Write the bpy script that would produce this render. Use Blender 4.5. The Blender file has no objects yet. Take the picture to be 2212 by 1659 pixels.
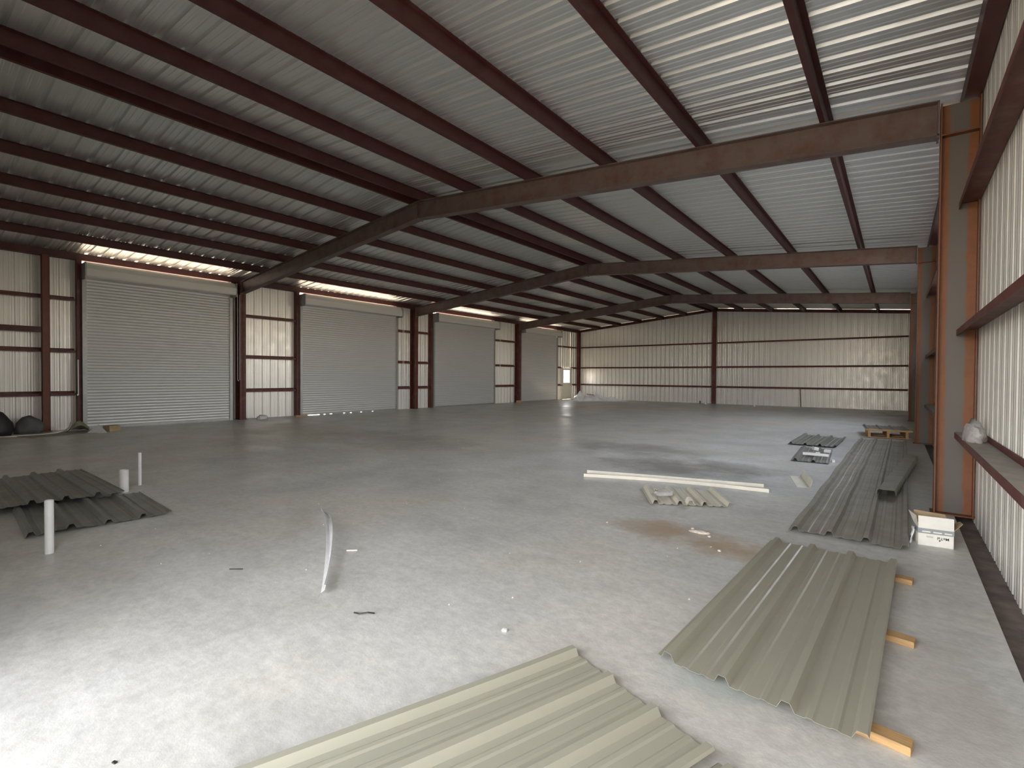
import bpy, bmesh, math, random
from mathutils import Vector, Matrix
random.seed(7)
S = bpy.context.scene
COL = S.collection

# ------------------------------------------------------------------ camera
F_PX = 1058.12
YAW, PITCH, ROLL, CAM_H = -0.6662, -0.0152, 0.0066, 1.64
cy, sy, cp, sp = math.cos(YAW), math.sin(YAW), math.cos(PITCH), math.sin(PITCH)
fw = Vector((sy * cp, cy * cp, sp)); rt = Vector((cy, -sy, 0)); up = rt.cross(fw)
rt, up = math.cos(ROLL) * rt + math.sin(ROLL) * up, -math.sin(ROLL) * rt + math.cos(ROLL) * up
cam_d = bpy.data.cameras.new('camera'); cam = bpy.data.objects.new('camera', cam_d); COL.objects.link(cam)
cam.matrix_world = Matrix(((rt.x, up.x, -fw.x, 0), (rt.y, up.y, -fw.y, 0), (rt.z, up.z, -fw.z, CAM_H), (0, 0, 0, 1)))
cam_d.sensor_width = 36; cam_d.lens = F_PX / 2212 * 36; cam_d.clip_start = 0.03; cam_d.clip_end = 600
S.camera = cam

# ------------------------------------------------------------------ world, sun, exposure
W = bpy.data.worlds.new('sky'); S.world = W; W.use_nodes = True
wn, wl = W.node_tree.nodes, W.node_tree.links
bg = wn['Background']
tc = wn.new('ShaderNodeTexCoord'); sx = wn.new('ShaderNodeSeparateXYZ'); cr = wn.new('ShaderNodeValToRGB')
wl.new(tc.outputs['Generated'], sx.inputs[0]); wl.new(sx.outputs['Z'], cr.inputs[0]); wl.new(cr.outputs[0], bg.inputs[0])
e = cr.color_ramp.elements
e[0].position = 0.0; e[0].color = (1.22, 1.02, 0.80, 1)
e[1].position = 1.0; e[1].color = (0.40, 0.47, 0.60, 1)
m = e.new(0.10); m.color = (1.26, 1.22, 1.17, 1)
m = e.new(0.32); m.color = (1.00, 1.02, 1.08, 1)
bg.inputs[1].default_value = 4.2
sun_d = bpy.data.lights.new('sun', 'SUN'); sun_d.energy = 13.0; sun_d.color = (1.0, 0.83, 0.62); sun_d.angle = 0.01
sun = bpy.data.objects.new('sun', sun_d); COL.objects.link(sun); sun.location = (-40, 20, 30)
el, az = math.radians(36), math.radians(36)
sd = Vector((math.cos(el) * math.cos(az), -math.cos(el) * math.sin(az), -math.sin(el)))
sun.rotation_euler = sd.to_track_quat('-Z', 'Y').to_euler()

def portal(name, loc, rot, sx_, sy_):
    d = bpy.data.lights.new(name, 'AREA'); d.shape = 'RECTANGLE'; d.size = sx_; d.size_y = sy_; d.cycles.is_portal = True
    o = bpy.data.objects.new(name, d); o.location = loc; o.rotation_euler = rot; COL.objects.link(o)
portal('daylight_portal', (-1.74, -0.42, 2.2), (math.radians(90), 0, 0), 4.3, 4.6)

portal('strip_portal', (0.80, 16.0, 3.4), (0, math.radians(90), 0), 3.6, 16.4)

S.view_settings.view_transform = 'Standard'; S.view_settings.look = 'None'
S.view_settings.gamma = 1.0; S.view_settings.use_curve_mapping = False
S.view_settings.exposure = 1.10
cy_ = S.cycles
cy_.max_bounces = 14; cy_.diffuse_bounces = 9; cy_.glossy_bounces = 8; cy_.transmission_bounces = 6
cy_.sample_clamp_indirect = 12; cy_.blur_glossy = 0.6
try:
    cy_.use_denoising = True; cy_.denoiser = 'OPENIMAGEDENOISE'
except Exception:
    pass

# ------------------------------------------------------------------ materials
class NT:
    def __init__(s, name):
        s.m = bpy.data.materials.new(name); s.m.use_nodes = True
        s.n, s.l = s.m.node_tree.nodes, s.m.node_tree.links
        s.b = s.n['Principled BSDF']
        s.tc = s.n.new('ShaderNodeTexCoord')
    def noise(s, scale, detail=4, rough=.55, coord='Object', stretch=None, w=0.0):
        t = s.n.new('ShaderNodeTexNoise'); t.inputs['Scale'].default_value = scale
        t.inputs['Detail'].default_value = detail; t.inputs['Roughness'].default_value = rough
        src = s.tc.outputs[coord]
        if stretch or w:
            mp = s.n.new('ShaderNodeMapping'); mp.inputs['Scale'].default_value = stretch or (1, 1, 1)
            mp.inputs['Location'].default_value = (w, w * .7, w * .3)
            s.l.new(src, mp.inputs[0]); src = mp.outputs[0]
        s.l.new(src, t.inputs['Vector']); return t.outputs[0]
    def ramp(s, f, stops):
        r = s.n.new('ShaderNodeValToRGB'); e = r.color_ramp.elements
        while len(e) < len(stops): e.new(.5)
        for i, (p, c) in enumerate(stops):
            e[i].position = p
            e[i].color = (c, c, c, 1) if isinstance(c, (int, float)) else (*c, 1)
        s.l.new(f, r.inputs[0]); return r.outputs[0]
    def mix(s, f, a, b, mode='MIX'):
        x = s.n.new('ShaderNodeMix'); x.data_type = 'RGBA'; x.blend_type = mode
        for i, v in ((0, f), (6, a), (7, b)):
            if isinstance(v, (int, float)): x.inputs[i].default_value = v
            elif isinstance(v, tuple): x.inputs[i].default_value = (*v, 1)
            else: s.l.new(v, x.inputs[i])
        return x.outputs[2]
    def math(s, op, a, b=None):
        x = s.n.new('ShaderNodeMath'); x.operation = op
        for i, v in ((0, a), (1, b)):
            if v is None: continue
            if isinstance(v, (int, float)): x.inputs[i].default_value = v
            else: s.l.new(v, x.inputs[i])
        return x.outputs[0]
    def set(s, color=None, rough=None, metal=None, bump=None, bd=.01, bs=.3, **kw):
        for k, v in (('Base Color', color), ('Roughness', rough), ('Metallic', metal)):
            if v is None: continue
            if isinstance(v, tuple): s.b.inputs[k].default_value = (*v, 1)
            elif isinstance(v, (int, float)): s.b.inputs[k].default_value = v
            else: s.l.new(v, s.b.inputs[k])
        if bump is not None:
            bn = s.n.new('ShaderNodeBump'); bn.inputs['Strength'].default_value = bs; bn.inputs['Distance'].default_value = bd
            s.l.new(bump, bn.inputs['Height']); s.l.new(bn.outputs[0], s.b.inputs['Normal'])
        for k, v in kw.items(): s.b.inputs[k.replace('_', ' ')].default_value = v
        return s.m

def simple(name, c, rough=.6, metal=0.0, var=.25, scale=6, stretch=None, bs=.1, bd=.004):
    t = NT(name); f = t.noise(scale, 5, .6, stretch=stretch)
    d = tuple(x * (1 - var) for x in c); b = tuple(min(1, x * (1 + var)) for x in c)
    return t.set(t.ramp(f, [(.3, d), (.7, b)]), rough, metal, bump=f, bs=bs, bd=bd)

def m_concrete():
    t = NT('concrete_slab')
    big = t.noise(.22, 5, .6, w=3.1); mid = t.noise(1.1, 6, .62); fine = t.noise(14, 5, .7)
    base = t.ramp(mid, [(.28, (.50, .50, .475)), (.5, (.62, .62, .595)), (.72, (.71, .71, .685))])
    tan = t.mix(t.ramp(big, [(.48, 0.0), (.66, .55)]), base, (.64, .585, .48))
    dark = t.ramp(t.noise(.5, 6, .66, w=8.7), [(.56, 0.0), (.72, .5)])
    c = t.mix(dark, tan, (.38, .375, .35))
    c = t.mix(t.ramp(t.noise(4.5, 6, .68, stretch=(1, 1.6, 1), w=6.1), [(.38, .30), (.62, 0.0)]), c, (.45, .45, .43))
    speck = t.ramp(fine, [(.35, .86), (.65, 1.06)])
    c = t.mix(1.0, c, speck, 'MULTIPLY')
    streak = t.ramp(t.noise(2.3, 6, .7, stretch=(.5, 3.0, 1), w=1.7), [(.52, 0.0), (.7, .35)])
    c = t.mix(streak, c, (.70, .69, .66))
    # stains that lie on the slab where they were spilt
    sepx = t.n.new('ShaderNodeSeparateXYZ'); t.l.new(t.tc.outputs['Object'], sepx.inputs[0])
    wob = t.noise(1.6, 6, .7, w=5.0)
    for (x, y, rx, ry, col, amt) in [(-1.75, 5.15, .85, .42, (.36, .23, .11), .62), (-1.2, 4.9, .5, .3, (.38, .25, .13), .5),
                                     (-3.2, 8.9, 1.5, .9, (.16, .15, .14), .62), (-4.6, 10.6, 1.6, 1.0, (.2, .19, .17), .5),
                                     (-2.4, 9.6, 1.2, .6, (.2, .19, .18), .45), (-.75, 2.75, .5, .35, (.40, .44, .42), .6),
                                     (-10.5, 8.0, 3.2, 1.6, (.24, .235, .215), .45), (-13.5, 7.5, 3.0, 1.4, (.50, .43, .29), .5),
                                     (.25, 3.2, .22, .9, (.44, .41, .36), .4)]:
        dx = t.math('DIVIDE', t.math('SUBTRACT', sepx.outputs[0], x), rx)
        dy = t.math('DIVIDE', t.math('SUBTRACT', sepx.outputs[1], y), ry)
        r2 = t.math('ADD', t.math('MULTIPLY', dx, dx), t.math('MULTIPLY', dy, dy))
        v = t.math('ADD', r2, t.math('MULTIPLY', t.math('SUBTRACT', wob, .5), 3.2))
        c = t.mix(t.ramp(v, [(.1, amt), (1.0, 0.0)]), c, col)
    rough = t.ramp(t.noise(.9, 5, .6, w=12), [(.35, .30), (.65, .52)])
    bm = t.math('ADD', t.math('MULTIPLY', mid, .6), t.math('MULTIPLY', fine, .25))
    return t.set(c, rough, 0.0, bump=bm, bs=.5, bd=.02)

def m_sheet(name, c, metal, rough, dust=.12, dust_c=(.45, .43, .39), bs=.05):
    t = NT(name)
    f = t.noise(2.2, 5, .6); g = t.noise(26, 3, .6)
    col = t.mix(t.ramp(f, [(.4, 0.0), (.75, dust)]), c, dust_c)
    r = t.ramp(t.noise(3.5, 4, .6, w=4), [(.3, rough - .05), (.7, rough + .08)])
    return t.set(col, r, metal, bump=f, bs=bs, bd=.01)

def m_primer(name, red, dust_c, lo, hi, rough=.55):
    t = NT(name)
    f = t.noise(3.0, 6, .65); g = t.noise(11, 4, .6, w=2)
    col = t.mix(t.ramp(f, [(lo, 0.0), (hi, .8)]), red, dust_c)
    col = t.mix(t.ramp(g, [(.45, 0.0), (.8, .35)]), col, tuple(x * 1.7 for x in red))
    return t.set(col, rough, 0.0, bump=g, bs=.12, bd=.004)

def m_web(name, axis):
    # grey mud and dust in the middle of the web, bare orange primer left along both flanges
    t = NT(name)
    sx_ = t.n.new('ShaderNodeSeparateXYZ'); t.l.new(t.tc.outputs['Generated'], sx_.inputs[0])
    f = t.noise(2.2, 6, .65); g = t.noise(9, 4, .6, w=2)
    v = t.math('ADD', sx_.outputs[axis], t.math('MULTIPLY', t.math('SUBTRACT', f, .5), .22))
    dust = t.ramp(v, [(.20, 0.0), (.30, 1.0), (.68, 1.0), (.76, 0.0)])
    red = t.mix(t.ramp(g, [(.4, 0.0), (.75, .6)]), (.22, .082, .028), (.155, .058, .022))
    grey = t.mix(t.ramp(f, [(.4, 0.0), (.65, .7)]), (.13, .121, .111), (.14, .11, .086))
    return t.set(t.mix(dust, red, grey), .6, 0.0, bump=g, bs=.1, bd=.004)

M = {}
M['concrete'] = m_concrete()
M['ledge'] = simple('dirty_sheeting_ledge', (.16, .125, .11), .75, 0, .5, 5)
M['ground'] = simple('dry_yard_gravel', (.44, .37, .28), .95, 0, .25, .4)
M['dark_ground'] = simple('added_dark_ground', (.05, .05, .052), .9, 0, .2, 2)  # kept dark so the added ground throws little light on the ceiling
M['roof'] = m_sheet('galvalume_roof', (.74, .75, .73), .78, .35, .12, (.6, .59, .55))
M['wall'] = m_sheet('coated_wall_sheet', (.82, .81, .76), .36, .345, .12, (.62, .6, .54))
M['tan'] = m_sheet('tan_painted_sheet', (.335, .325, .255), .0, .345, .10, (.42, .40, .33))
M['pale'] = m_sheet('pale_cream_sheet', (.70, .67, .56), .0, .36, .2, (.40, .38, .33))
M['dusty'] = m_sheet('dusty_tan_sheet', (.27, .255, .205), .0, .5, .75, (.40, .385, .35))
M['darksheet'] = m_sheet('dark_grey_sheet', (.20, .20, .18), .1, .42, .3, (.3, .29, .27))
M['cream'] = simple('cream_trim', (.82, .79, .69), .45, 0, .08, 5)
M['curtain'] = m_sheet('door_curtain_grey', (.60, .61, .60), .30, .36, .10, (.55, .54, .5), bs=.05)
M['hood'] = m_sheet('door_hood_pale', (.66, .66, .62), .1, .4, .1)
M['rail'] = simple('galvanised_rail', (.34, .35, .34), .45, .5, .1, 8)
M['primer'] = m_primer('red_primer', (.065, .014, .011), (.09, .035, .028), .45, .75)
M['girt'] = m_primer('dark_red_primer', (.10, .024, .018), (.2, .12, .09), .5, .8)
M['post'] = m_primer('red_post_primer', (.14, .04, .022), (.16, .06, .035), .4, .7)
M['frame'] = m_primer('dusty_brown_primer', (.115, .045, .03), (.165, .135, .118), .25, .55, .6)
M['flange'] = m_primer('orange_primer', (.17, .06, .021), (.14, .07, .042), .4, .75, .55)
M['web'] = m_web('column_web_primer', 0)
M['shelf'] = simple('dusty_grey_girt_top', (.34, .32, .28), .75, 0, .15, 5)
M['pvc'] = simple('grey_white_pvc', (.66, .66, .66), .45, 0, .08, 6)
M['wood'] = simple('sawn_pine', (.50, .31, .14), .7, 0, .3, 5, (1, 12, 12))
M['card_w'] = simple('white_carton', (.86, .85, .79), .6, 0, .04, 9)
M['card_b'] = simple('brown_carton', (.44, .33, .19), .75, 0, .12, 9)
M['tape'] = simple('grey_carton_band', (.34, .37, .39), .45, 0, .1, 9)
M['ink'] = simple('black_ink', (.02, .02, .02), .6, 0, .1)
M['ink_grey'] = simple('grey_ink', (.42, .42, .40), .6, 0, .1)
M['white'] = simple('white_plastic', (.85, .86, .86), .4, 0, .05, 8)
M['film'] = simple('white_plastic_film', (.92, .93, .95), .35, 0, .05, 4)
M['black'] = simple('black_sheeting', (.022, .021, .02), .55, 0, .4, 3)
M['greytarp'] = simple('dark_grey_tarpaulin', (.10, .10, .098), .6, 0, .3, 3)
M['hose'] = simple('cream_hose', (.82, .79, .68), .5, 0, .1)
M['green'] = simple('drab_sheet', (.20, .20, .13), .7, 0, .25, 4)
M['rubble'] = simple('pale_rubble', (.62, .55, .48), .9, 0, .25, 20)
M['doorwhite'] = simple('off_white_door', (.60, .58, .50), .5, 0, .05)
t = NT('clear_bag'); t.set((.95, .95, .94), .12, 0, bump=t.noise(9, 5, .6), bs=.6, bd=.03, Transmission_Weight=.75, IOR=1.18); M['bag'] = t.m
t = NT('window_glass'); t.set((1, 1, 1), .05, 0)
tr = t.n.new('ShaderNodeBsdfTransparent'); mx = t.n.new('ShaderNodeMixShader'); mx.inputs[0].default_value = .06
t.l.new(tr.outputs[0], mx.inputs[1]); t.l.new(t.b.outputs[0], mx.inputs[2]); t.l.new(mx.outputs[0], t.n['Material Output'].inputs[0]); M['glass'] = t.m

# ------------------------------------------------------------------ helpers
def link(name, me, mat, parent=None, loc=None, rot=None):
    o = bpy.data.objects.new(name, me); COL.objects.link(o)
    if mat is not None and not me.materials: me.materials.append(mat)
    if parent is not None: o.parent = parent
    if loc is not None: o.location = loc
    if rot is not None: o.rotation_euler = rot
    return o
def mesh(name, vs, fs, smooth=False):
    me = bpy.data.meshes.new(name); me.from_pydata([tuple(v) for v in vs], [], fs); me.update()
    if smooth: me.polygons.foreach_set('use_smooth', [True] * len(me.polygons))
    return me
def box_data(x0, x1, y0, y1, z0, z1):
    v = [(x, y, z) for x in (x0, x1) for y in (y0, y1) for z in (z0, z1)]
    f = [(0, 1, 3, 2), (4, 6, 7, 5), (0, 4, 5, 1), (2, 3, 7, 6), (0, 2, 6, 4), (1, 5, 7, 3)]
    return v, f
class MB:
    def __init__(s): s.v = []; s.f = []
    def add(s, v, f):
        n = len(s.v); s.v += [tuple(p) for p in v]; s.f += [tuple(i + n for i in q) for q in f]; return s
    def box(s, *a): return s.add(*box_data(*a))
    def prism(s, prof, fn):   # closed profile swept between fn(0,p) and fn(1,p)
        n = len(prof); v = [fn(0, p) for p in prof] + [fn(1, p) for p in prof]
        f = [(i, (i + 1) % n, n + (i + 1) % n, n + i) for i in range(n)] + [tuple(range(n))[::-1], tuple(range(n, 2 * n))]
        return s.add(v, f)
    def strip(s, rows, closed=False):
        n = len(rows[0]); v = [p for r in rows for p in r]; f = []
        for i in range(len(rows) - 1):
            for j in range(n if closed else n - 1):
                k = (j + 1) % n
                f.append((i * n + j, i * n + k, (i + 1) * n + k, (i + 1) * n + j))
        return s.add(v, f)
    def tube(s, pts, r, n=8, cap=True):
        rows = []; up_ = Vector((0, 0, 1))
        pts = [Vector(p) for p in pts]
        for i, p in enumerate(pts):
            d = (pts[min(i + 1, len(pts) - 1)] - pts[max(i - 1, 0)]).normalized()
            a = d.cross(up_ if abs(d.z) < .9 else Vector((1, 0, 0))).normalized(); b = d.cross(a)
            rr = r[i] if isinstance(r, (list, tuple)) else r
            rows.append([p + a * rr * math.cos(2 * math.pi * k / n) + b * rr * math.sin(2 * math.pi * k / n) for k in range(n)])
        s.strip(rows, True)
        if cap:
            n0 = len(s.v) - len(rows) * n
            s.f.append(tuple(n0 + k for k in range(n))[::-1]); s.f.append(tuple(n0 + (len(rows) - 1) * n + k for k in range(n)))
        return s
    def obj(s, name, mat, parent=None, loc=None, rot=None, smooth=False, solid=0, bevel=0):
        me = mesh(name, s.v, s.f, smooth)
        bm = bmesh.new(); bm.from_mesh(me); bmesh.ops.recalc_face_normals(bm, faces=bm.faces); bm.to_mesh(me); bm.free()
        o = link(name, me, mat, parent, loc, rot)
        if solid:
            md = o.modifiers.new('thick', 'SOLIDIFY'); md.thickness = solid; md.offset = 0
        if bevel:
            md = o.modifiers.new('bev', 'BEVEL'); md.width = bevel; md.segments = 2
        return o
def empty(name, loc=(0, 0, 0), rz=0):
    o = bpy.data.objects.new(name, None); o.empty_display_size = .2; o.location = loc; o.rotation_euler = (0, 0, rz); COL.objects.link(o); return o
def tag(o, label, cat, group=None):
    o['label'] = label; o['category'] = cat
    if group: o['group'] = group
    return o
def struct(o): o['kind'] = 'structure'; return o

# ------------------------------------------------------------------ dimensions (metres)
RX, RZ, SL = -9.17, 5.86, 0.0875          # ridge: x, top of rafters, roof slope
def RT(x): return RZ - SL * abs(x - RX)   # top of rafters
PUR = 0.20                                # purlin depth; the sheeting lies at RT + PUR
XW, XL = 0.745, -19.17                    # right and left sheeting planes
Y0, Y1 = -0.36, 32.5                      # near and far end walls
FR = [8.0, 16.22, 24.72]                  # inner frames
DOORS = [(3.58, 7.62), (10.27, 15.04), (17.46, 22.29), (24.93, 29.12)]
G = [1.07, 2.32, 3.84]                    # girt heights
STRIP = 1.66                              # top of the right wall sheeting below the added daylight openings
RIB, RH = 0.3048, 0.034
def profile(a, b, off=0.0, rh=RH, mh=.006):
    pts = []
    k0 = int(math.floor((a - off) / RIB)) - 1; k1 = int(math.ceil((b - off) / RIB)) + 1
    for k in range(k0, k1 + 1):
        c = off + k * RIB
        pts += [(c - .040, 0), (c - .018, rh), (c + .018, rh), (c + .040, 0)]
        for mc in (c + .1016, c + .2032):
            pts += [(mc - .022, 0), (mc - .010, mh), (mc + .010, mh), (mc + .022, 0)]
    def at(t):
        for (p, h), (q, g) in zip(pts, pts[1:]):
            if p <= t <= q: return h + (g - h) * (t - p) / (q - p)
        return 0
    return [(a, at(a))] + [p for p in pts if a + .001 < p[0] < b - .001] + [(b, at(b))]
def spans(a, b, step=.9144, off=0.0):
    k = math.floor((a - off) / step + 1e-6); out = []
    while True:
        p, q = max(a, off + k * step), min(b, off + (k + 1) * step)
        if p >= b - 1e-4: break
        if q - p > .01: out.append((p, q))
        k += 1
    return out

# ------------------------------------------------------------------ ground, floor
o = struct(MB().box(-140, 120, -130, 150, -.35, -.16).obj('ground', M['ground']))
struct(MB().box(0.87, 60, -10, 60, -.159, -.12).obj('light_damping_ground', M['dark_ground']))  # unseen dark ground, added to cut the daylight bounced up to the roof
f = struct(MB().box(-19.22, 0.563, Y0 - .1, Y1 + .1, -.155, 0).obj('floor', M['concrete']))
struct(MB().box(0.566, 0.86, Y0 - .1, Y1 + .1, -.155, -.07).obj('trim_1', M['ledge']))

# ------------------------------------------------------------------ roof sheets
ceil = struct(empty('ceiling', (RX, Y0, RZ)))
def roof_sheet(side, a, b):
    xe = XW + .12 if side > 0 else XL - .12
    pr = profile(a, b)
    xs = [RX, RX + (xe - RX) * .5, xe]
    rows = [[(x - RX, y - Y0, RT(x) + PUR + .004 + h - RZ) for (y, h) in pr] for x in xs]
    return MB().strip(rows).obj('roof_panel', M['roof'], ceil)
for side in (1, -1):
    for a, b in spans(Y0 - 3.4, Y1 + .2):      # roof carried on as an unseen canopy, added to shade the near floor
        roof_sheet(side, a, b)

# ------------------------------------------------------------------ wall sheets
wr = struct(empty('wall_right', (XW, Y0, 0)))
# in the second and third bays part of the sheeting stops low; unseen openings added to bring daylight deep inside
for a, b in spans(Y0, Y1):
    rows = [[(h, y - Y0, z + (h if z > 5 else 0)) for (y, h) in profile(a, b)] for z in (-.09, 2.6, RT(XW) + PUR + .002 if (a < 8.0 or 13.9 < a < 16.8 or a > 22.8) else STRIP)]
    MB().strip(rows).obj('wall_panel', M['wall'], wr)
wlft = struct(empty('wall_left', (XL, Y0, 0)))
segs = [(Y0, 3.50), (7.66, 10.20), (15.08, 17.40), (22.33, 24.87), (29.16, 30.17), (31.40, Y1)]
for s0, s1 in segs:
    for a, b in spans(s0, s1):
        rows = [[(-h, y - Y0, z + (h if z > 5 else 0)) for (y, h) in profile(a, b)] for z in (-.01, 2.6, RT(XL) + PUR + .002)]
        MB().strip(rows).obj('wall_panel', M['wall'], wlft)
rows = [[(-h, y - Y0, z + (h if z > 5 else 0)) for (y, h) in profile(30.12, 31.42)] for z in (2.32, RT(XL) + PUR + .002)]
MB().strip(rows).obj('wall_panel', M['wall'], wlft)
wf = struct(empty('wall_far', (RX, Y1, 0)))
for a, b in spans(XL, XW, off=XW):
    cx = (a + b) / 2
    open_ = any(p < cx < q for p, q in ((-8.7, -7.4), (-5.3, -2.8), (-1.2, .5)))   # gaps under the roof
    rows = [[(x - RX, h, (0.0 if k == 0 else .5 * RT(x) if k == 1 else RT(x) + PUR + (-.03 if open_ else .002))) for (x, h) in profile(a, b, XW)] for k in (0, 1, 2)]
    MB().strip(rows).obj('wall_panel', M['wall'], wf)
# near end wall, with the open doorway the photograph is taken from
OX0, OX1, OZ = -3.85, 0.38, 4.35
wn_ = struct(empty('wall_near', (RX, Y0, 0)))
for s0, s1, zb in ((XL, OX0, 0.0), (OX0, OX1, OZ), (OX1, XW, 0.0)):
    for a, b in spans(s0, s1, off=XW):
        rows = [[(x - RX, -h, (zb if k == 0 else RT(x) + PUR - .02)) for (x, h) in profile(a, b, XW)] for k in (0, 1)]
        MB().strip(rows).obj('wall_panel', M['wall'], wn_)

# ------------------------------------------------------------------ steel: frames
def i_beam(name, p0, p1, depth, fl, th, mats, parent, side):
    """I section from p0 to p1 in an XZ plane at constant y; depth measured along 'side' from the p0-p1 line."""
    p0, p1, sd_ = Vector(p0), Vector(p1), Vector(side)
    web = MB().prism([(0, -th / 2), (0, th / 2), (1, th / 2), (1, -th / 2)],
                     lambda k, q: (p1 if k else p0) + sd_ * depth * q[0] + Vector((0, q[1], 0))).obj(name, mats[0], parent)
    n = 0
    for t0, t1 in ((0, .014), (depth - .014, depth)):
        MB().prism([(t0, -fl / 2), (t0, fl / 2), (t1, fl / 2), (t1, -fl / 2)],
                   lambda k, q: (p1 if k else p0) + sd_ * q[0] + Vector((0, q[1], 0))).obj('flange', mats[1], web)
    return web
FD = .42
frame_labels = ['nearest brown steel portal frame spanning the whole hall, column beside the white box',
                'second brown steel portal frame, between the nearest frame and the frame before the end wall',
                'farthest brown steel portal frame, last one before the far end wall']
for y, lab in zip(FR, frame_labels):
    fr = tag(empty('portal_frame', (RX, y, 0)), lab, 'steel frame', 'portal frames')
    xi, xo = .372, .735
    loc = lambda x, z: (x - RX, 0, z)
    c = i_beam('column', loc(xi, 0.012), loc(xi, 4.975), xo - xi, .2, .012, (M['web'], M['flange']), fr, (1, 0, 0))
    MB().box(xi - RX - .03, xo - RX + .01, -.12, .12, 0, .014).obj('base_plate', M['flange'], c)
    MB().box(xi - RX, xo - RX, -.098, .098, RT(xi) - FD - .02, RT(xi) - FD - .005).obj('stiffener', M['flange'], c)
    c = i_beam('column', loc(-18.80, 0.012), loc(-18.80, 4.975), .35, .22, .012, (M['girt'], M['girt']), fr, (-1, 0, 0))
    MB().box(-19.15 - RX, -18.77 - RX, -.13, .13, 0, .014).obj('base_plate', M['girt'], c)
    for x0, x1 in ((RX, xi - .012), (RX, -18.79)):
        s_ = 1 if x1 > x0 else -1
        r = i_beam('rafter', loc(x0, RT(x0)), loc(x1, RT(x1)), FD, .2, .012, (M['frame'], M['frame']), fr, (0, 0, -1))
        MB().box(x0 - RX, x0 - RX + s_ * .016, -.1, .1, RT(x0) - FD - .03, RT(x0) - .004).obj('splice_plate', M['frame'], r)
        MB().box(x1 - RX - s_ * .02, x1 - RX, -.1, .1, RT(x1) - FD - .03, RT(x1) - .004).obj('end_plate', M['frame'], r)

# end wall frame: rafter channels and posts
ew = tag(empty('end_wall_frame', (RX, Y1 - .02, 0)), 'thin dark red end wall frame with three posts at the far wall', 'steel frame')
for x1 in (XW - .02, XL + .02):
    MB().prism([(0, 0), (-.06, 0), (-.06, .012), (-.012, .012), (-.012, PUR - .03), (-.06, PUR - .03), (-.06, PUR - .015), (0, PUR - .015)],
               lambda k, q: ((x1 - RX) if k else 0, q[0], RT(x1 if k else RX) + q[1])).obj('rafter', M['girt'], ew)
for px, wd in ((XL + .14, .24), (-9.14, .22), (XW - .16, .22)):
    p = MB().box(px - wd / 2 - RX, px + wd / 2 - RX, -.20, -.188, 0, RT(px) + .02).box(px - .006 - RX, px + .006 - RX, -.19, -.02, 0, RT(px) + .02)
    p.box(px - wd / 2 - RX, px + wd / 2 - RX, -.03, -.018, 0, RT(px) + .02).obj('post', M['girt'], ew)
# near end frame (behind the camera) and the jambs of the open doorway
ne = tag(empty('doorway_frame', (OX0, Y0 + .02, 0)), 'dark red jambs and header of the open doorway behind the viewpoint', 'door frame')
MB().box(-.2, 0, 0, .18, 0, RT(OX0) - .05).obj('jamb', M['girt'], ne)
MB().box(OX1 - OX0, OX1 - OX0 + .12, 0, .18, 0, RT(OX1) - .05).obj('jamb', M['girt'], ne)
MB().box(0, OX1 - OX0, 0, .18, OZ, OZ + .2).obj('header', M['girt'], ne)

# purlins
def purlin(x, face, lab):
    zt = RT(x)
    d = face   # web looks towards +x; flanges turn to face side
    pr = [(0, 0), (.065 * d, 0), (.065 * d, .018), (.058 * d, .018), (.058 * d, .006), (.006 * d, .006), (.006 * d, PUR - .006), (-.055 * d, PUR - .006), (-.055 * d, PUR), (0, PUR)]
    o = MB().prism(pr, lambda k, q: (q[0], 0 if not k else Y1 - Y0 - .1, q[1])).obj('roof_purlin', M['primer'], None, (x, Y0 + .02, zt + .001))
    return tag(o, lab, 'beam', 'roof purlins')
ordn = ['first', 'second', 'third', 'fourth', 'fifth']
tag(purlin(-9.02, -1, 'dark red ridge purlin on the right side of the roof peak'), 'dark red ridge purlin on the right side of the roof peak', 'beam', 'roof purlins')
purlin(-9.40, -1, 'dark red ridge purlin on the left side of the roof peak')
for i, x in enumerate((-7.52, -5.85, -4.18, -2.49, -.82)):
    purlin(x, -1, f'dark red roof purlin, {ordn[i]} to the right of the ridge pair' + (', by the right wall' if i == 4 else ''))
for i, x in enumerate((-10.96, -12.51, -14.08, -15.62, -17.26)):
    purlin(x, -1, f'dark red roof purlin, {ordn[i]} to the left of the ridge pair' + (', by the roller doors' if i == 4 else ''))
def eave(x0, x1, lab):
    z0 = 4.985; z1 = min(RT(x0), RT(x1)) + PUR - .004
    s_ = 1 if x1 > x0 else -1
    o = MB().prism([(0, 0), (x1 - x0, 0), (x1 - x0, .05), (x1 - x0 - .006 * s_, .05), (x1 - x0 - .006 * s_, .006), (.006 * s_, .006), (.006 * s_, z1 - z0 - .006), (x1 - x0, z1 - z0 - .006), (x1 - x0, z1 - z0), (0, z1 - z0)],
                   lambda k, q: (q[0], 0 if not k else Y1 - Y0 - .1, q[1])).obj('eave_strut', M['primer'], None, (x0, Y0 + .05, z0))
    tag(o, lab, 'beam', 'eave struts')
eave(-18.98, XL + .01, 'long dark red eave strut along the top of the wall above the roller doors')
eave(.58, XW - .01, 'dark red eave strut along the top of the ribbed right wall')

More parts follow.
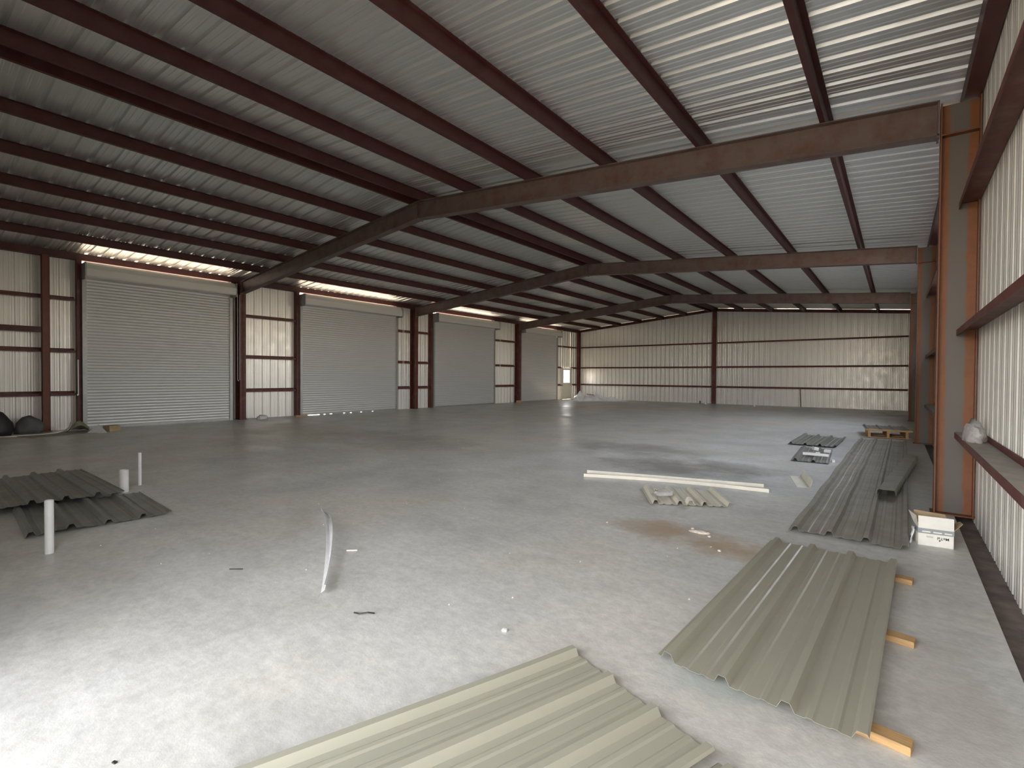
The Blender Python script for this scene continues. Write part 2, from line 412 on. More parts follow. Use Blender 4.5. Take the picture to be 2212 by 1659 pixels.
# girts
def girt(axis, a, b, inner, outer, z, lab, top=None):
    """channel with its web laid flat; runs along 'axis' from a to b"""
    s_ = 1 if outer > inner else -1
    w = abs(outer - inner)
    fl = -.07 if axis == 'y' else -.042
    pr = [(0, fl), (0, 0), (w - .006, 0), (w - .006, .06), (w, .06), (w, -.006), (.006, -.006), (.006, fl)]
    if axis == 'y': fn = lambda k, q: (q[0] * s_, (b - a) if k else 0, q[1]); loc = (inner, a, z)
    else: fn = lambda k, q: ((b - a) if k else 0, q[0] * s_, q[1]); loc = (a, inner, z)
    o = MB().prism(pr, fn).obj('wall_girt', M['girt'], None, loc)
    if top:
        if axis == 'y': MB().box(.004 * s_, (w - .008) * s_, 0.0, b - a, .0005, .004).obj('dusty_top', M['shelf'], o)
    return tag(o, lab, 'girt', 'wall girts')
rown = ['lowest', 'middle', 'top']
lsegs = [(Y0 + .1, 3.40, 'left wall, left of the nearest roller door'), (8.12, 10.10, 'left wall between nearest column and second roller door'),
         (15.22, 16.08, 'left wall between second roller door and second column'), (16.36, 17.28, 'left wall between second column and third roller door'),
         (22.46, 24.58, 'left wall between third roller door and farthest column'), (29.30, 30.08, 'left wall between farthest roller door and walk door'),
         (31.46, 32.25, 'left wall between walk door and far left corner')]
for a, b, tx in lsegs:
    for i, z in enumerate(G):
        if i == 2 and 'farthest roller door' in tx: girt('y', a, 32.25, -18.985, XL + .004, z, 'top dark red girt on the left wall, above the windowed walk door'); continue
        if i == 2 and 'far left corner' in tx: continue
        girt('y', a, b, -18.985, XL + .004, z, f'{rown[i]} dark red girt on the {tx}')
for a, b, tx in ((XL + .28, -9.27, 'left half of the far end wall'), (-9.01, XW - .3, 'right half of the far end wall')):
    for i, z in enumerate(G): girt('x', a, b, Y1 - .19, Y1 - .003, z, f'{rown[i]} thin dark girt on the {tx}')
rsegs = [(Y0 + .1, FR[0] - .008, 'in the nearest bay, before the first column'), (FR[0] + .008, FR[1] - .008, 'between the first and second columns'),
         (FR[1] + .008, FR[2] - .008, 'between the second and third columns'), (FR[2] + .008, Y1 - .2, 'in the last bay by the end wall')]
for k, (a, b, tx) in enumerate(rsegs):
    for i, z in enumerate((1.0, 2.24, 3.76)):
        girt('y', a, b, .555, XW - .004, z, f'{rown[i]} girt on the right wall {tx}', top=(i == 0))

# post and header of the framed opening on the left wall
p = tag(empty('opening_frame', (-18.98, 2.74, 0)), 'red steel post with a header at its left, standing left of the nearest roller door', 'door frame')
MB().box(0, .14, -.085, -.075, 0, 4.98).box(0, .14, .075, .085, 0, 4.98).box(.13, .14, -.085, .085, 0, 4.98).obj('post', M['post'], p)
MB().box(.02, .13, Y0 - 2.74 + .1, -.09, 2.80, 2.95).obj('header', M['primer'], p)
MB().box(-.02, .18, -.11, .11, 0, .014).obj('base_plate', M['flange'], p)

# ------------------------------------------------------------------ roller doors
def roller_door(n, a, b):
    d = struct(empty(f'door_{n}', (-18.9, a, 0)))
    w = b - a; X = 0.0; TOP = 4.52; pitch = .092
    ns = int(TOP / pitch); rows = []
    for k in range(ns + 1):
        z0 = .05 + k * pitch
        for u, dx in ((0, .000), (.2, .008), (.5, .013), (.8, .008)):
            z = z0 + u * pitch
            if z > TOP: break
            rows.append([(X + dx, .022, z), (X + dx, w * .5, z), (X + dx, w - .012, z)])
    MB().strip(rows).obj('curtain', M['curtain'], d)
    bb = MB().box(-.012, .035, .0, w, .018 if n == 2 else .001, .075)
    if n == 2:    # the bar stands off the slab; its seal still touches in places
        for u0, u1 in ((.17, .205), (.225, .265), (.29, .40), (.42, .47), (.49, .58), (.60, .71), (.725, .985)): bb.box(-.008, .03, u0 * w, u1 * w, .0005, .02)
    bb.obj('bottom_bar', M['rail'], d)
    for yy, s_ in ((0, 1), (w, -1)):
        MB().box(-.05, .055, yy - s_ * .065, yy - s_ * .055, 0, 4.6).box(.045, .055, yy - s_ * .065, yy + s_ * .045, 0, 4.6).box(-.05, -.04, yy - s_ * .065, yy + s_ * .03, 0, 4.6).obj('guide_rail', M['rail'], d)
    # sheet metal hood over the rolled-up curtain, with the roll inside it
    hp_ = [(.012, 4.50), (.40, 4.46), (.42, 4.50), (.42, 4.70), (.34, 4.84), (.20, 4.905), (.06, 4.86)]
    rows = [[(x, yy, z) for yy in (-.02, w + .02)] for x, z in hp_]
    MB().strip(rows).obj('hood', M['hood'], d, solid=.003)
    rows = []
    for k in range(29):
        t_ = 2 * math.pi * k / 28; r_ = .155 + (.008 if k % 2 else 0)
        rows.append([(.215 + r_ * math.cos(t_), yy, 4.66 + r_ * math.sin(t_)) for yy in (.0, w)])
    MB().strip(rows).obj('coil', M['curtain'], d)
    for yy in (-.06, w + .02):
        MB().box(-.06, .43, yy, yy + .04, 4.40, 4.88).obj('bracket', M['rail'], d, bevel=.01)
    # steel jamb channels
    for yy, wd in ((-.10, .11), (w + .07, .09)):
        MB().box(-.262, -.02, yy - wd / 2, yy + wd / 2, 0, 4.98).obj('jamb', M['girt'], d)
    # hand chain loop
    yy = w + .11 if n != 1 else w + .09
    pts = [(.36, yy, 4.5 - .02 * k) for k in range(0, 160, 8)]
    z_end = pts[-1][2]
    loop = pts + [(.36, yy + .03 * math.sin(t_ * math.pi / 6), z_end - .06 * math.sin(t_ * math.pi / 6) - .0) for t_ in range(1, 6)] + [(.36 , yy + .07, q[2]) for q in pts[::-1]]
    MB().tube(loop, .007, 5).obj('hand_chain', M['white'], d)
    return d
for i, (a, b) in enumerate(DOORS): roller_door(i + 1, a, b)
# personnel door with a window, far left corner
d5 = struct(empty('door_5', (XL + .06, 30.15, 0)))
w = 1.24
leaf = MB()
wy0, wy1, wz0, wz1 = .17, 1.02, 1.22, 2.14
leaf.box(0, .045, 0, wy0, .01, 2.28).box(0, .045, wy1, w, .01, 2.28).box(0, .045, wy0, wy1, .01, wz0).box(0, .045, wy0, wy1, wz1, 2.28)
leaf.obj('leaf', M['doorwhite'], d5)
fr_ = MB()
fr_.box(-.05, .07, -.06, .0, 0, 2.33).box(-.05, .07, w, w + .06, 0, 2.33).box(-.02, .07, 0, w, 2.285, 2.33).obj('frame', M['doorwhite'], d5)
MB().box(.018, .024, wy0, wy1, wz0, wz1).obj('pane', M['glass'], d5)
MB().tube([(.05, w - .09, 1.02), (.10, w - .09, 1.02), (.105, w - .2, 1.02)], .011, 6).obj('handle', M['rail'], d5)

# ------------------------------------------------------------------ sheet metal on the floor
def floor_sheet(name, length, w, mat, h=.034, waves=None, nl=10, off=.02, mh=.006, lip=True, skew=0.0):
    """ribbed sheet, exterior face up: local x across, y along"""
    pr = profile(0, w, off + .04, h, mh)
    if lip: pr = [(-.006, -.004)] + pr
    rows = []
    for k in range(nl + 1):
        y = length * k / nl
        rows.append([(x, y - skew * x, z + (waves(x / w, k / nl) if waves else 0)) for x, z in pr])
    return MB().strip(rows), pr
def place_sheet(name, lab, cat, length, w, mat, loc, ang, group=None, tilt=(0, 0), **kw):
    mb, pr = floor_sheet(name, length, w, mat, **kw)
    o = mb.obj(name, mat, None, loc, (tilt[0], tilt[1], ang), solid=.0016)
    return tag(o, lab, cat, group)
g_sh = 'ribbed metal sheets on the floor'
# sheet in the foreground, cut by the bottom edge
a_ = math.atan2(-.36, 1.0)
place_sheet('ribbed_sheet', 'tan ribbed metal sheet lying nearest the viewpoint, cut off by the bottom edge', 'metal sheet', 2.9, 1.0, M['tan'],
            (-1.525 - 2.9 * .340, 2.50 - 2.9 * .940, .012), a_ , g_sh, h=.036, waves=lambda u, v: .006 * math.sin(v * 5 + u * 2) + .012 * v ** 4)
place_sheet('ribbed_sheet', 'sliver of a second tan sheet beside the foreground sheet, at the bottom edge', 'metal sheet', 1.2, .30, M['tan'],
            (-.57 - 1.2 * .340, 2.165 - 1.2 * .940, .004), a_, g_sh, h=.03)
# sheet resting on timber blocks at the right
p0 = Vector((-1.066, 2.746, 0)); p1 = Vector((-.960, 5.46, 0))
L2 = (p1 - p0).length
place_sheet('ribbed_sheet', 'tan ribbed metal sheet resting on small wood blocks at the right', 'metal sheet', L2, 1.0, M['tan'],
            (p0.x, p0.y, .016), math.atan2(-(p1.x - p0.x), p1.y - p0.y) + .004, g_sh, skew=.10, tilt=(0, -.034), h=.040, waves=lambda u, v: .006 * math.sin(v * 6.3 + 1) * u + (.018 * max(0, .12 - u) / .12 * (1 - v)))
# long dusty sheet behind it
place_sheet('ribbed_sheet', 'long dusty grey ribbed sheet running along the right wall behind the box', 'metal sheet', 10.2, 1.0, M['dusty'],
            (-.89, 5.95, .008), -.010, g_sh, h=.045, nl=40, waves=lambda u, v: .012 * math.sin(v * 31 + u * 3) * (1 - .3 * u) + .012 + .02 * math.sin(v * 9) * u * 0)
# short sheets further back
place_sheet('ribbed_sheet', 'short dark ribbed sheet left of the far end of the long dusty sheet', 'metal sheet', 2.2, 1.0, M['darksheet'],
            (-2.10, 13.75, .01), -.02, g_sh, h=.045, waves=lambda u, v: .02 + .03 * v * (1 - u))
place_sheet('ribbed_sheet', 'short dark ribbed sheet under the scattered white plastic scraps', 'metal sheet', 2.3, .62, M['darksheet'],
            (-1.62, 11.05, .008), .06, g_sh, h=.04, waves=lambda u, v: .008 * math.sin(v * 6) + .008 + (.05 * max(0, .25 - u)))
# short panel with plastic on it in the middle
q0 = Vector((-2.47, 6.06, 0)); q1 = Vector((-2.94, 6.86, 0))
place_sheet('ribbed_sheet', 'short ribbed offcut with four pale ribs in the middle of the floor', 'metal sheet', (q1 - q0).length, .99, M['pale'],
            (q0.x, q0.y, .012), math.atan2(-(q1.x - q0.x), q1.y - q0.y), g_sh, h=.05, mh=.008)
# two sheets at the far left by the pipes
place_sheet('ribbed_sheet', 'dark ribbed sheet under the left pipes, its torn edge towards the room', 'metal sheet', 1.5, 1.22, M['darksheet'],
            (-6.72, .82, .008), math.pi / 2 - .05, g_sh, h=.045, off=.3, waves=lambda u, v: .022 * max(0, math.sin(u * 7)) * (1 - v) ** 2 + .010)
place_sheet('ribbed_sheet', 'dark ribbed sheet at far left, overlapping the torn sheet', 'metal sheet', 2.7, 1.22, M['darksheet'],
            (-8.06, .70, .085), math.pi / 2 - .02, g_sh, h=.045, off=.3, tilt=(0, 0), waves=lambda u, v: -.05 * v + .006 * math.sin(u * 6 + v * 3))

# wood blocks under the right sheet
def block(cx, cy_b, ang, lab, l=.2, w_=.09, h=.04):
    o = MB().box(-l, 0, -w_ / 2, w_ / 2, 0, h).obj('wood_block', M['wood'], None, (cx, cy_b, 0), (0, 0, ang), bevel=.003)
    return tag(o, lab, 'wood block', 'timber blocks under the sheet')
block(.123, 5.05, -.10, 'pine block end poking out under the right sheet, farthest of three')
block(.110, 3.88, -.12, 'pine block end poking out under the right sheet, middle of three')
block(.076, 2.765, -.14, 'pine block end poking out under the right sheet, nearest of three', w_=.085)

# hat/box flashing lying on the long dusty sheet
fl = MB()
prf = [(-.10, 0), (-.10, .05), (-.085, .075), (.085, .075), (.10, .05), (.10, 0)]
a0, a1 = Vector((-.09, 8.2, .088)), Vector((.24, 12.3, .088))
dr = (a1 - a0).normalized(); pe = Vector((dr.y, -dr.x, 0))
fl.strip([[a0.lerp(a1, k / 6) + pe * x + Vector((0, 0, z + .01 * math.sin(k))) for x, z in prf] for k in range(7)])
o = fl.obj('flashing', M['dusty'], None, solid=.002); tag(o, 'grey folded flashing lying askew on the long dusty sheet', 'flashing')
# folded L flashing standing on the floor
A, B = Vector((-1.235, 9.40, .003)), Vector((-1.0, 8.50, .003))
d_ = (B - A).normalized(); n_ = Vector((d_.y, -d_.x, 0))
if n_.x < 0: n_ = -n_
lf = MB().strip([[A - n_ * .17, A, A + n_ * .035 + Vector((0, 0, .115))], [B - n_ * .17, B, B + n_ * .035 + Vector((0, 0, .115))]])
tag(lf.obj('flashing', M['cream'], None, solid=.003), 'small bent cream flashing standing on edge left of the dusty sheet', 'flashing')

# two long cream trims
def trim(p, q, bow, lab, h=.05, z=0.002, nseg=10, bz=0):
    p, q = Vector(p), Vector(q); d = (q - p).normalized(); n = Vector((d.y, -d.x, 0)); rows = []
    for k in range(nseg + 1):
        t_ = k / nseg; c = p.lerp(q, t_) - n * bow * math.sin(math.pi * t_) + Vector((0, 0, z + bz * math.sin(math.pi * t_)))
        rows.append([c - n * .045 + Vector((0, 0, 0)), c + Vector((0, 0, h)), c + n * .012 + Vector((0, 0, h)), c + n * .014])
    return tag(MB().strip(rows).obj('trim_strip', M['cream'], None, solid=.002), lab, 'trim', 'long cream trims')
trim((-4.14, 7.36, 0), (-1.55, 8.10, 0), .02, 'long cream metal trim strip, the one farther from the viewpoint')
trim((-4.03, 7.06, 0), (-1.42, 7.78, 0), .12, 'long cream metal trim strip, the nearer one bowing towards the other')

# curled strip standing on its edge
cs = []
pa, pb, pc = Vector((-5.33, 3.16, 0)), Vector((-4.36, 2.66, 0)), Vector((-3.335, 1.985, 0))
for k in range(25):
    t_ = k / 24
    c = pa * (1 - t_) ** 2 + (pb * 2 - (pa + pc) * .5) * 2 * t_ * (1 - t_) + pc * t_ ** 2
    z = .004 + .11 * math.sin(math.pi * min(1, t_ * 1.05)) ** 1.2 * (1 - t_ * .55)
    tw = -1.0 + 2.0 * t_
    d = Vector((.86, -.51, 0)); n = Vector((.51, .86, 0)); upv = Vector((0, 0, 1))
    wv = n * math.cos(tw) + upv * math.sin(tw); w2 = -n * math.sin(tw) + upv * math.cos(tw)
    wid = .032
    c = c + Vector((0, 0, z + .045))
    cs.append([c - wv * wid * .9, c - w2 * .012, c + wv * wid, c + wv * wid * .9 + w2 * .012])
o = MB().strip(cs).obj('curled_strip', M['pvc'], None, smooth=False, solid=.002)
tag(o, 'twisted white metal strip curling up from the open floor', 'metal strip')

# crumpled rib end and bag on the short panel
o = MB().strip([[(-.04, 0, 0), (-.02, 0, .05), (.02, 0, .055), (.045, 0, .01)], [(-.05, .07, .0), (-.015, .08, .045), (.025, .07, .06), (.05, .08, 0)], [(-.04, .16, .0), (-.02, .17, .05), (.02, .16, .05), (.04, .17, 0)]]).obj('rib_offcut', M['cream'], None, (-2.02, 6.22, .045), (.05, .1, .5), solid=.002)
tag(o, 'crumpled cream rib offcut at the near edge of the short panel', 'metal scrap')
def crumple(name, mat, lab, cat, loc, size, seed, nu=14, nv=10, rough_=.5, solid=0, rot=0, flat=False, smooth=True):
    rnd = random.Random(seed); bm = bmesh.new()
    bmesh.ops.create_icosphere(bm, subdivisions=3 if nu > 10 else 2, radius=1)
    ph = [(rnd.uniform(1.5, 6), rnd.uniform(1.5, 6), rnd.uniform(1.5, 6), rnd.uniform(0, 6.3)) for _ in range(7)]
    for v in bm.verts:
        n = v.co.normalized(); s_ = sum(abs(math.sin(a * n.x + b * n.y + c * n.z + d)) for a, b, c, d in ph) / 7
        v.co = n * (1 - rough_ + rough_ * 1.5 * s_)
        v.co.x *= size[0]; v.co.y *= size[1]; v.co.z *= size[2]
        v.co.z = max(v.co.z, -.25 * size[2])
    mn = min(v.co.z for v in bm.verts)
    for v in bm.verts: v.co.z -= mn
    me = bpy.data.meshes.new(name); bm.to_mesh(me); bm.free()
    if smooth: me.polygons.foreach_set('use_smooth', [True] * len(me.polygons))
    return tag(link(name, me, mat, None, loc, (0, 0, rot)), lab, cat)
crumple('plastic_wrap', M['bag'], 'clear plastic wrap lying on the short ribbed panel', 'plastic', (-2.44, 6.42, .075), (.13, .12, .05), 5, rough_=.7, rot=.6)
crumple('plastic_bag', M['bag'], 'clear crumpled plastic bag sitting on the girt of the right wall', 'plastic bag', (.63, 6.9, 1.006), (.085, .26, .17), 11, rough_=.65)

# ------------------------------------------------------------------ carton
bx = tag(empty('carton', (.305, 6.42, 0), .13), 'white open carton with printed side and raised flaps beside the column', 'box')
w_, dp, hh = .27, .22, .175; tk = .004
MB().box(-w_ / 2, w_ / 2, -dp / 2, -dp / 2 + tk, 0, hh).box(-w_ / 2, w_ / 2, dp / 2 - tk, dp / 2, 0, hh).box(-w_ / 2, -w_ / 2 + tk, -dp / 2, dp / 2, 0, hh).box(w_ / 2 - tk, w_ / 2, -dp / 2, dp / 2, 0, hh).box(-w_ / 2, w_ / 2, -dp / 2, dp / 2, 0, tk).obj('body', M['card_w'], bx)
MB().box(-w_ / 2 - .0015, w_ / 2 + .0015, -dp / 2 - .0015, -dp / 2, .122, .172).box(-w_ / 2 - .0015, -w_ / 2, -dp / 2, dp / 2, .122, .172).obj('grey_band', M['tape'], bx)
lb = MB()
for k, (x0, x1) in enumerate(((-.105, -.04), (-.02, .045), (.065, .12))): lb.box(x0, x1, -dp / 2 - .0025, -dp / 2 - .0015, .135, .147)
lb.obj('white_print', M['card_w'], bx)
def flap(pts, name='flap', mats=(M['card_w'], M['card_b'])):
    a_, b_, c_, d_q = [Vector(p) for p in pts]; n = (b_ - a_).cross(d_q - a_).normalized() * .0018   # printed side along +n, bare board on the other
    o = MB().add([p + n for p in (a_, b_, c_, d_q)] + [p - n for p in (a_, b_, c_, d_q)], [(0, 1, 2, 3), (4, 7, 6, 5), (0, 4, 5, 1), (1, 5, 6, 2), (2, 6, 7, 3), (3, 7, 4, 0)]).obj(name, mats[0], bx)
    o.data.materials.append(mats[1])
    for pl_ in o.data.polygons:
        if pl_.normal.dot(n) < .0009: pl_.material_index = 1
    return o
hw, hd = w_ / 2, dp / 2
o1 = flap([(-hw, -hd, hh), (hw, -hd, hh), (hw, -hd + .01, hh + .115), (-hw, -hd + .01, hh + .115)])
o2 = flap([(-hw, hd, hh), (hw, hd, hh), (hw - .02, hd + .03, hh + .10), (-hw, hd + .03, hh + .12)], mats=(M['card_b'], M['card_b']))
o3 = flap([(-hw, hd, hh), (-hw, -hd, hh), (-hw - .012, -hd + .03, hh + .11), (-hw - .045, hd - .0, hh + .12)], mats=(M['card_w'], M['card_b']))
o4 = flap([(hw, -hd, hh), (hw, hd, hh), (hw + .08, hd - .03, hh + .06), (hw + .075, -hd + .05, hh + .07)], mats=(M['card_b'], M['card_b']))
def text(body, size, mat, parent, loc, rot, name='lettering'):
    cu = bpy.data.curves.new(name, 'FONT'); cu.body = body; cu.size = size; cu.extrude = .0004; cu.align_x = 'CENTER'; cu.align_y = 'CENTER'; cu.offset = .0004
    tmp = bpy.data.objects.new('tmp', cu); COL.objects.link(tmp)
    me = bpy.data.meshes.new_from_object(tmp.evaluated_get(bpy.context.evaluated_depsgraph_get()))
    bpy.data.objects.remove(tmp); me.materials.clear()
    return link(name, me, mat, parent, loc, rot)
text('MeTal', .036, M['ink'], bx, (.055, -dp / 2 - .0012, .088), (math.radians(90), math.pi, 0))
text('mm', .034, M['ink_grey'], bx, (-.045, -dp / 2 - .0012, .092), (math.radians(90), math.pi, 0))
rows = [[(.030 + .007 * math.cos(k * math.pi / 5), -dp / 2 - .001 - j * .0008, .066 + .007 * math.sin(k * math.pi / 5)) for k in range(10)] for j in (0, 1)]
dm = MB().strip(rows, True); dm.f.append(tuple(range(10, 20))); dm.obj('printed_dot', M['ink'], bx)
# plastic sleeve leaning on the carton's left side
sl = []
for k in range(7):
    t_ = k / 6
    sl.append([(.150 - .0 * t_ + .012 * math.sin(j * 2.1 + k), 6.30 + .05 * j - .02 * t_, max(.003, .16 * (1 - t_) + .012 * math.sin(3 * j + k))) for j in range(4)])
sl = [[(x - .022 * (k / 6), y, z) for x, y, z in r] for k, r in enumerate(sl)]
tag(MB().strip(sl).obj('plastic_sleeve', M['film'], None, smooth=True, solid=.002), 'white plastic sleeve leaning against the left side of the open carton', 'plastic')

# ------------------------------------------------------------------ pipes standing in the slab
def pipe(x, y, h, r, lab):
    n = 20; rows = []
    for rr, z in ((r, 0), (r, h), (r * .86, h), (r * .86, h - .12)):
        rows.append([(rr * math.cos(2 * math.pi * k / n), rr * math.sin(2 * math.pi * k / n), z) for k in range(n)])
    mb = MB().strip(rows, True); mb.f.append(tuple(3 * n + k for k in range(n)))
    o = mb.obj('pipe_stub', M['pvc'], None, (x, y, 0), smooth=False)
    return tag(o, lab, 'pipe', 'pipe stubs standing in the slab')
pipe(-6.06, .893, .487, .033, 'white plastic pipe stub, nearest of the three upright at left')
pipe(-8.417, 2.006, .31, .054, 'short thick grey pipe stub behind the dark ribbed sheets')
pipe(-8.77, 2.278, .48, .022, 'thin tall grey pipe stub, farthest of the three at left')

# ------------------------------------------------------------------ pallet stack, far right
pl = tag(empty('pallet', (-.62, 17.0, 0), .10), 'pale wooden pallet with a ribbed sheet on top beside the second column', 'pallet')
for x in (.03, .45, .86): MB().box(x - .03, x + .03, 0, 1.15, .03, .19).obj('stringer', M['wood'], pl)
for i, y in enumerate((0, .26, .52, .78, 1.04)): MB().box(-.02, .94, y, y + .10, .19, .215).obj('deck_board', M['wood'], pl)
for y in (0, .52, 1.04): MB().box(-.02, .94, y, y + .10, .008, .03).obj('bottom_board', M['wood'], pl)
MB().box(-.06, .98, -.04, -.015, .20, .245).obj('front_board', M['wood'], pl)
mb, pr = floor_sheet('s', 1.5, .98, None, h=.03)
tag(mb.obj('ribbed_sheet', M['darksheet'], None, (-.68, 17.05, .222), (0, 0, .10), solid=.0016), 'dark ribbed sheet lying on top of the wooden pallet', 'metal sheet', g_sh)

# ------------------------------------------------------------------ small scraps
def scrap(name, mat, lab, cat, loc, dims, rot=(0, 0, 0), bevel=.004, group=None):
    o = MB().box(-dims[0] / 2, dims[0] / 2, -dims[1] / 2, dims[1] / 2, 0, dims[2]).obj(name, mat, None, loc, rot, bevel=bevel)
    return tag(o, lab, cat, group)
gz = .02
scrap('white_bracket', M['white'], 'white plastic bar among scraps, the longest, left of the dusty sheet', 'plastic scrap', (-1.27, 11.55, .085), (.45, .05, .05), (0, 0, .02), group='white scraps')
scrap('white_scrap', M['white'], 'white wedge-shaped scrap behind the white plastic bar', 'plastic scrap', (-1.38, 12.42, .085), (.09, .12, .07), (0, .2, .5), group='white scraps')
scrap('white_scrap', M['white'], 'white block-shaped scrap right of the wedge, behind the plastic bar', 'plastic scrap', (-1.13, 12.2, .085), (.11, .10, .06), (0, 0, -.2), group='white scraps')
scrap('white_scrap', M['white'], 'small pinkish-white chip just behind the white plastic bar', 'plastic scrap', (-1.27, 11.9, .085), (.08, .06, .03), (0, 0, .1), group='white scraps')
scrap('white_scrap', M['white'], 'small white lump at the right end of the plastic scraps', 'plastic scrap', (-.965, 11.45, .0), (.05, .08, .05), (0, 0, .3), group='white scraps')
scrap('grey_scrap', M['tape'], 'blue-grey plastic shard under the white plastic bar', 'plastic scrap', (-1.36, 11.86, .085), (.2, .22, .012), (0, .03, .5), group='white scraps')
crumple('rubble_pile', M['rubble'], 'small pale rubble pile in the middle of the orange stain', 'debris', (-1.62, 5.30, 0), (.11, .05, .018), 21, rough_=.8)
for i, (x, y, r_) in enumerate(((-1.72, 5.38, .02), (-1.5, 5.22, .018), (-1.3, 4.85, .02), (-2.55, 5.0, .012))):
    crumple('rubble_chip', M['rubble'], ['pale chip left of the rubble pile on the orange stain', 'pale chip right of the rubble pile on the orange stain', 'pale chip at the near right end of the orange stain', 'tiny pale chip on open floor left of the orange stain'][i], 'debris', (x, y, 0), (r_, r_, r_ * .6), 30 + i, nu=6)
# thin wire, white chip and others in the open floor
tag(MB().tube([(-2.92, 1.97, .006), (-2.87, 1.975, .012), (-2.82, 2.01, .022), (-2.80, 2.05, .008)], .005, 6).obj('wire_offcut', M['black'], None), 'short dark bent wire offcut on open floor near the curled strip', 'wire')
scrap('white_chip', M['white'], 'small white chip on open floor between wire and foreground sheet', 'debris', (-1.965, 2.44, 0), (.035, .025, .014), (0, 0, .3))
scrap('metal_sliver', M['cream'], 'small pale sliver just right of the twisted strip', 'debris', (-3.98, 2.66, .002), (.10, .016, .012), (0, 0, .75))
scrap('dark_sliver', M['black'], 'thin dark sliver on open floor left of the twisted strip', 'debris', (-4.355, 1.795, 0), (.11, .008, .006), (0, 0, .7), .001)
scrap('dark_chip', M['black'], 'tiny dark chip near the bottom left of the floor', 'debris', (-2.57, .575, 0), (.02, .012, .006), (0, 0, .3), .001)
rnd = random.Random(3)
vs = MB()
for k in range(100):
    x, y = rnd.uniform(-7, -.3), rnd.uniform(1.2, 9); r_ = rnd.uniform(.003, .007)
    if -1.15 < x < .1 and y > 2.6: continue
    if -2.5 < x < -.5 and y < 2.6: continue
    if -1.5 < x < -.8 and y > 8: continue
    vs.add([(x - r_, y - r_, 0), (x + r_, y - r_ * .6, 0), (x + r_ * .7, y + r_, 0), (x - r_ * .6, y + r_, 0), (x, y, r_ * 1.2)], [(0, 1, 4), (1, 2, 4), (2, 3, 4), (3, 0, 4)])
o = vs.obj('grit', M['rubble']); tag(o, 'loose pale grit strewn over the open concrete floor', 'grit'); o['kind'] = 'stuff'

# ------------------------------------------------------------------ far corner: plastic heap
def film_heap():
    rnd = random.Random(12); n, m_ = 90, 44; rows = []
    P0 = Vector((-17.7, 28.9, 0)); P1 = Vector((-14.5, 31.3, 0)); d = (P1 - P0).normalized(); nn = Vector((-d.y, d.x, 0)); L = (P1 - P0).length
    humps = [(.17, .55, .085, .30, .66), (.30, .35, .07, .22, .34), (.36, .72, .08, .25, .50), (.47, .45, .10, .28, .46), (.60, .65, .09, .25, .24), (.70, .40, .08, .3, .26), (.84, .5, .12, .35, .10)]
    folds = [(rnd.uniform(14, 30), rnd.uniform(-9, 9), rnd.uniform(0, 6.3)) for _ in range(5)]
    for i in range(n + 1):
        u = i / n; row = []
        for j in range(m_ + 1):
            v = j / m_
            h = max(a * max(0.0, 1 - math.hypot((u - cu) / su / 1.5, (v - cv) / sv / 1.5)) ** .8 for cu, cv, su, sv, a in humps)
            fold = max((1 - abs(math.sin(.5 * (a * u + b * v + c + 1.2 * math.sin(5 * v + c))))) ** 3 for a, b, c in folds)
            edge = min(1, u * 10, (1 - u) * 10, v * 8, (1 - v) * 8)
            h = edge * (h * (.72 + .5 * fold) + .055 * fold)
            p = P0 + d * (u * L + .05 * math.sin(17 * v + 9 * u)) + nn * ((v - .5) * 1.4 * (1 - .3 * u) + .10 * math.sin(13 * u + 3 * v))
            row.append((p.x, p.y, .004 + h))
        rows.append(row)
    return MB().strip(rows)
o = film_heap().obj('plastic_film_heap', M['film'], None)
tag(o, 'crumpled white plastic sheeting heap in the far left corner', 'plastic sheeting')
scrap('timber_offcut', M['girt'], 'dark stick lying on the white plastic heap', 'wood', (-16.45, 29.55, .42), (.5, .06, .05), (0, .12, .8))
tag(MB().box(-.02, .02, -.02, .02, 0, 1.06).obj('loose_brace', M['flange'], None, (-4.3, 32.16, .003), (-.10, -.06, 0)), 'rusty loose brace leaning on the far wall', 'steel bar')
scrap('floor_debris', M['darksheet'], 'small dark lump left of the middle post by the far wall', 'debris', (-9.75, 31.6, 0), (.09, .09, .19))
scrap('floor_debris', M['cream'], 'small pale lump beside the foot of the far middle post', 'debris', (-9.35, 31.4, 0), (.10, .08, .16))
scrap('floor_debris', M['cream'], 'small pale lump by the far wall right of the post', 'debris', (-6.47, 31.0, 0), (.08, .08, .10))
scrap('wood_block', M['wood'], 'pale wood block at the foot of the farthest left column', 'wood block', (-18.45, 24.15, 0), (.2, .28, .16), (0, 0, .2))
scrap('wood_block', M['wood'], 'pale flat board at the left foot of the second roller door', 'wood block', (-18.72, 10.18, 0), (.14, .5, .045), (0, 0, .05))
crumple('paper_wad', M['pvc'], 'grey crumpled wad right of the nearest left column foot', 'debris', (-18.5, 8.55, 0), (.14, .2, .13), 44)

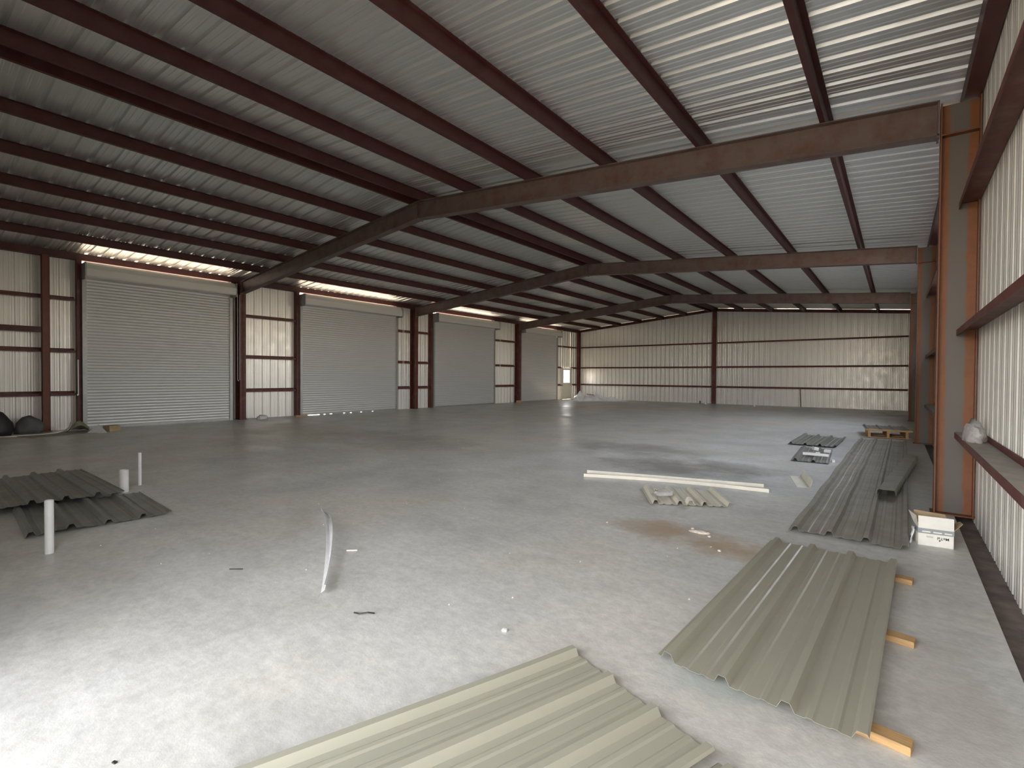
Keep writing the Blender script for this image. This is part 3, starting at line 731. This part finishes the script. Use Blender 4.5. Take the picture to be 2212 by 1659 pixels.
# ------------------------------------------------------------------ left edge clutter
crumple('black_tarp_heap', M['black'], 'black tarpaulin heap at the left edge by the wall', 'tarpaulin', (-18.35, 1.42, 0), (.30, .60, .62), 52, rough_=.25, rot=-.1)
crumple('grey_tarp_heap', M['greytarp'], 'grey crumpled tarpaulin between the black heap and the red post', 'tarpaulin', (-18.66, 2.36, 0), (.16, .30, .38), 55, rough_=.35)
hp = [(-17.95, 1.72, .012), (-17.9, 2.0, .012), (-17.88, 2.3, .012), (-17.9, 2.55, .012), (-18.0, 2.78, .02), (-18.2, 3.0, .05), (-18.45, 3.16, .12), (-18.6, 3.22, .24)]
tag(MB().tube(hp, .019, 8).obj('hose', M['hose'], None, smooth=True), 'cream hose curving along the floor at the left edge', 'hose')
gs = []
for k in range(6):
    gs.append([(-17.9 - .08 * j, 3.05 + .09 * k + .02 * math.sin(j + k), max(.01, .33 * math.sin(math.pi * (k + .6) / 6.4) * (.6 + .4 * math.sin(j * 1.3)))) for j in range(5)])
tag(MB().strip(gs).obj('drab_sheet', M['green'], None, solid=.004), 'drab green bent sheet at the left foot of the nearest roller door', 'sheet')
MBt = MB().add([(-17.5, 3.35, 0), (-17.25, 3.75, 0), (-17.65, 3.8, 0), (-17.55, 3.62, .23)], [(0, 1, 3), (1, 2, 3), (2, 0, 3)])
tag(MBt.obj('folded_sheet', M['pvc'], None, solid=.004), 'grey tent-shaped folded sheet before the nearest roller door', 'sheet')
scrap('brown_carton', M['card_b'], 'small brown carton at the left foot of the nearest roller door', 'box', (-17.75, 3.95, 0), (.26, .3, .16), (0, 0, .4))
tag(MB().box(-.6, .5, -.9, .75, 0, .012).obj('floor_mat', M['shelf'], None, (-17.75, 3.0, .001), (0, 0, .25), bevel=.003), 'grey flat board lying under the clutter left of the nearest roller door', 'board')
# lift handle rod beside the first door
tag(MB().tube([(-18.82, 3.42, 1.05), (-18.82, 3.42, 2.05)], .014, 8).tube([(-18.82, 3.42, 1.05), (-18.80, 3.40, 1.02), (-18.76, 3.40, 1.02)], .02, 8).obj('lift_rod', M['white'], None), 'white lift rod hanging at the left jamb of the nearest roller door', 'rod')
